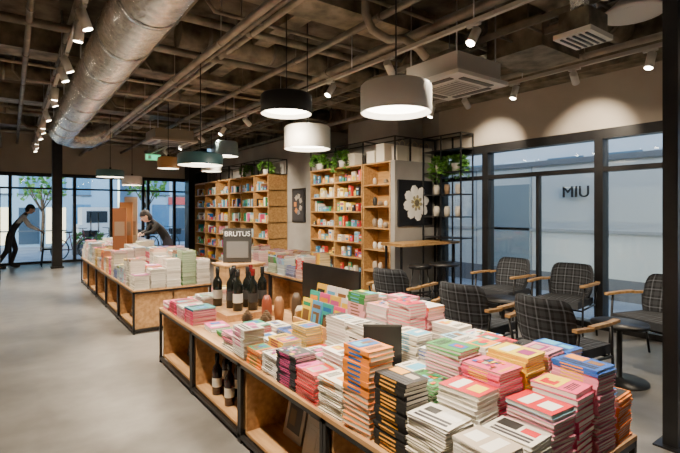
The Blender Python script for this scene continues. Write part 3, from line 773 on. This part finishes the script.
# ------------------------------------------------------------------ people
def skinmesh(name,nodes,edges,mats,parent,sub=2):
    names=list(nodes); me=bpy.data.meshes.new(name+'_s'); me.from_pydata([nodes[n][0] for n in names],[(names.index(a),names.index(c)) for a,c in edges],[])
    ob=bpy.data.objects.new(name+'_s',me); scene.collection.objects.link(ob)
    sk=ob.modifiers.new('Skin','SKIN'); sk.use_smooth_shade=True; sk.branch_smoothing=.6
    ss=ob.modifiers.new('S','SUBSURF'); ss.levels=sub; ss.render_levels=sub
    d=me.skin_vertices[0].data
    for i,n in enumerate(names):
        r=nodes[n][1]; d[i].radius=(r,r) if not isinstance(r,tuple) else r; d[i].use_root=(i==0)
    dg=bpy.context.evaluated_depsgraph_get(); nm=bpy.data.meshes.new_from_object(ob.evaluated_get(dg)); bpy.data.objects.remove(ob)
    ml=[]; 
    for n in names:
        if nodes[n][2] not in ml: ml.append(nodes[n][2])
    nm.materials.clear()
    for k in ml: nm.materials.append(mats[k])
    P=[]
    for a,c in edges:
        pa,pc=Vector(nodes[a][0]),Vector(nodes[c][0])
        for t in(0,.25,.49): P.append((pa.lerp(pc,t),nodes[a][2]))
        for t in(.51,.75,1): P.append((pa.lerp(pc,t),nodes[c][2]))
    for f in nm.polygons:
        c=f.center; f.material_index=ml.index(min(P,key=lambda q:(q[0]-c).length_squared)[1]); f.use_smooth=True
    o=bpy.data.objects.new(name,nm); scene.collection.objects.link(o); o.parent=parent; return o
def hand(parent,name,wrist,d,side,mats):
    w=Vector(wrist); d=Vector(d).normalized(); lat=Vector((0,1,0)); up=d.cross(lat).normalized()
    if up.z<0: up=-up
    def P(a,l,u): v=w+d*a+lat*l+up*u; return tuple(v)
    nd={'w':(P(-.01,0,0),.024,'s'),'p':(P(.045,0,0),(.034,.018),'s'),'k':(P(.08,0,0),(.034,.015),'s')}
    ed=[('w','p'),('p','k')]
    for i,L in enumerate((.85,1.0,.95,.75)):
        l=(i-1.5)*.021*-side
        nd['a%d'%i]=(P(.095,l,0),.009,'s'); nd['b%d'%i]=(P(.095+.035*L,l*1.1,-.008),.0085,'s'); nd['c%d'%i]=(P(.095+.055*L,l*1.1,-.028),.008,'s'); nd['d%d'%i]=(P(.095+.055*L,l*1.1,-.05),.007,'s')
        ed+=[('k','a%d'%i),('a%d'%i,'b%d'%i),('b%d'%i,'c%d'%i),('c%d'%i,'d%d'%i)]
    nd['t1']=(P(.03,side*.035,-.008),.011,'s'); nd['t2']=(P(.06,side*.052,-.02),.0095,'s'); nd['t3']=(P(.085,side*.05,-.035),.0085,'s')
    ed+=[('p','t1'),('t1','t2'),('t2','t3')]
    skinmesh(name,nd,ed,mats,parent,1)
def head(parent,c,pitch,hair,long=False):
    b=MB(); Mr=Matrix.Rotation(pitch,3,'Y')
    def P(x,y,z): v=Mr@Vector((x,y,z)); return (c[0]+v.x,c[1]+v.y,c[2]+v.z)
    b.ball(c,(.095,.076,.115),'skin',seg=20,M3=Mr)
    b.ball(P(.03,0,-.065),(.06,.052,.05),'skin',seg=14,M3=Mr)
    b.tube([P(.09,0,.02),P(.112,0,-.018),P(.1,0,-.028)],[.008,.014,.008],'skin',seg=8)
    for s in(-1,1):
        b.ball(P(.083,s*.03,.008),(.012,.014,.009),'matte',(.9,.9,.88),10,Mr); b.ball(P(.092,s*.03,.008),.006,'matte',(.02,.015,.01),8)
        b.box(P(.09,s*.03,.03),(.01,.035,.006),'matte',hair,rot=Mr)
        b.ball(P(0,s*.078,-.005),(.02,.012,.032),'skin',seg=10,M3=Mr)
    b.ball(P(.086,0,-.055),(.01,.024,.006),'matte',(.5,.2,.17),10,Mr)
    H2=Mr@Matrix.Rotation(-.55,3,'Y')
    b.ball(P(-.008,0,.012),(.106,.086,.122),'matte',hair,20,H2,-5,90)
    b.ball(P(-.035,0,-.01),(.08,.083,.1 if not long else .14),'matte',hair,18,Mr)
    b.build('head',parent,(0,0,0))
def person(name,loc,rz,J,cols,hair,pitch,long=False):
    e=empty(name,loc,rz)
    mats={'s':M['skin']}
    for k,c in cols.items(): mats[k]=mat_noise(name+'_'+k,tuple(v*.8 for v in c),c,20,.85)
    nd={}; 
    nd['pel']=(J['pel'],(.15,.125),'p'); nd['wai']=(J['wai'],(.14,.11),'v'); nd['che']=(J['che'],(.165,.12),'v'); nd['nb']=(J['nb'],(.085,.075),'v'); nd['nt']=(J['nt'],.052,'s')
    ed=[('pel','wai'),('wai','che'),('che','nb'),('nb','nt')]
    for s in'LR':
        nd['sh'+s]=(J['sh'+s],.066,'a'); nd['el'+s]=(J['el'+s],.048,'a'); nd['fw'+s]=(tuple(Vector(J['el'+s]).lerp(Vector(J['wr'+s]),.7)),.036,'a'); nd['wr'+s]=(J['wr'+s],.028,'s')
        nd['hi'+s]=(J['hi'+s],.095,'p'); nd['kn'+s]=(J['kn'+s],.066,'p'); nd['ca'+s]=(tuple(Vector(J['kn'+s]).lerp(Vector(J['an'+s]),.35)),.06,'p'); nd['an'+s]=(J['an'+s],.048,'p')
        hx,hy,hz=J['an'+s]; nd['he'+s]=((hx+.02,hy,.045),.042,'b'); nd['to'+s]=((hx+.2,hy,.03),(.045,.028),'b')
        ed+=[('che','sh'+s),('sh'+s,'el'+s),('el'+s,'fw'+s),('fw'+s,'wr'+s),('pel','hi'+s),('hi'+s,'kn'+s),('kn'+s,'ca'+s),('ca'+s,'an'+s),('an'+s,'he'+s),('he'+s,'to'+s)]
    skinmesh('body',nd,ed,mats,e,2)
    for s,sg in(('L',-1),('R',1)):
        d=Vector(J['wr'+s])-Vector(J['el'+s]); hand(e,'hand_'+('left' if s=='L' else 'right'),J['wr'+s],d,sg,mats)
    head(e,J['hd'],pitch,hair,long)
    return e
J1=dict(pel=(0,0,.9),wai=(.08,0,1.04),che=(.22,0,1.24),nb=(.33,0,1.37),nt=(.37,0,1.42),hd=(.43,0,1.5),
 shL=(.27,.18,1.3),elL=(.42,.22,1.07),wrL=(.62,.17,.95),shR=(.27,-.18,1.3),elR=(.40,-.23,1.06),wrR=(.62,-.17,.95),
 hiL=(.01,.1,.82),knL=(.12,.12,.47),anL=(.02,.12,.09),hiR=(-.01,-.1,.82),knR=(-.06,-.12,.46),anR=(-.27,-.12,.1))
person('man_in_vest',(.0,14.25,0),0,J1,{'p':(.025,.025,.03),'v':(.03,.03,.034),'a':(.85,.86,.9),'b':(.02,.02,.02)},(.02,.015,.012),.5)
b=MB()
for s in(-1,1):
    b.tube([(.66,14.25+s*.2,0),(.7,14.25+s*.2,.45),(.7,14.25+s*.19,.86)],.014,'black',seg=8); b.tube([(1.08,14.25+s*.2,0),(1.06,14.25+s*.2,.44)],.014,'black',seg=8)
b.box((.88,14.25,.45),(.42,.42,.04),'black'); b.box((.7,14.25,.74),(.025,.38,.22),'black'); b.build('black_chair')
J2=dict(pel=(0,0,.88),wai=(.08,0,1.0),che=(.22,0,1.15),nb=(.33,0,1.25),nt=(.38,0,1.29),hd=(.45,0,1.345),
 shL=(.27,.165,1.2),elL=(.36,.22,1.04),wrL=(.53,.15,.985),shR=(.27,-.165,1.2),elR=(.36,-.22,1.04),wrR=(.53,-.15,.985),
 hiL=(.0,.09,.8),knL=(.04,.11,.45),anL=(-.04,.11,.09),hiR=(0,-.09,.8),knR=(.06,-.11,.45),anR=(0,-.11,.09))
person('woman_in_black',(2.62,9.55,0),math.pi,J2,{'p':(.03,.03,.045),'v':(.012,.012,.014),'a':(.012,.012,.014),'b':(.02,.02,.02)},(.015,.01,.008),.7,True)
# ------------------------------------------------------------------ world / camera
w=bpy.data.worlds.new('World'); scene.world=w; w.use_nodes=True; nt=w.node_tree; bg=nt.nodes['Background']
sky=nt.nodes.new('ShaderNodeTexSky'); sky.sky_type='NISHITA'; sky.sun_disc=False; sky.sun_elevation=math.radians(25); sky.sun_rotation=math.radians(200); sky.dust_density=1
nt.links.new(sky.outputs[0],bg.inputs[0]); bg.inputs[1].default_value=.75
cd=bpy.data.cameras.new('Camera'); cd.sensor_width=36; cd.lens=453/680*36; cd.shift_y=-15.5/680; cd.clip_start=.05; cd.clip_end=200
co=bpy.data.objects.new('Camera',cd); co.location=(0,0,1.45); co.rotation_euler=(math.pi/2,0,math.radians(-36.07)); scene.collection.objects.link(co); scene.camera=co
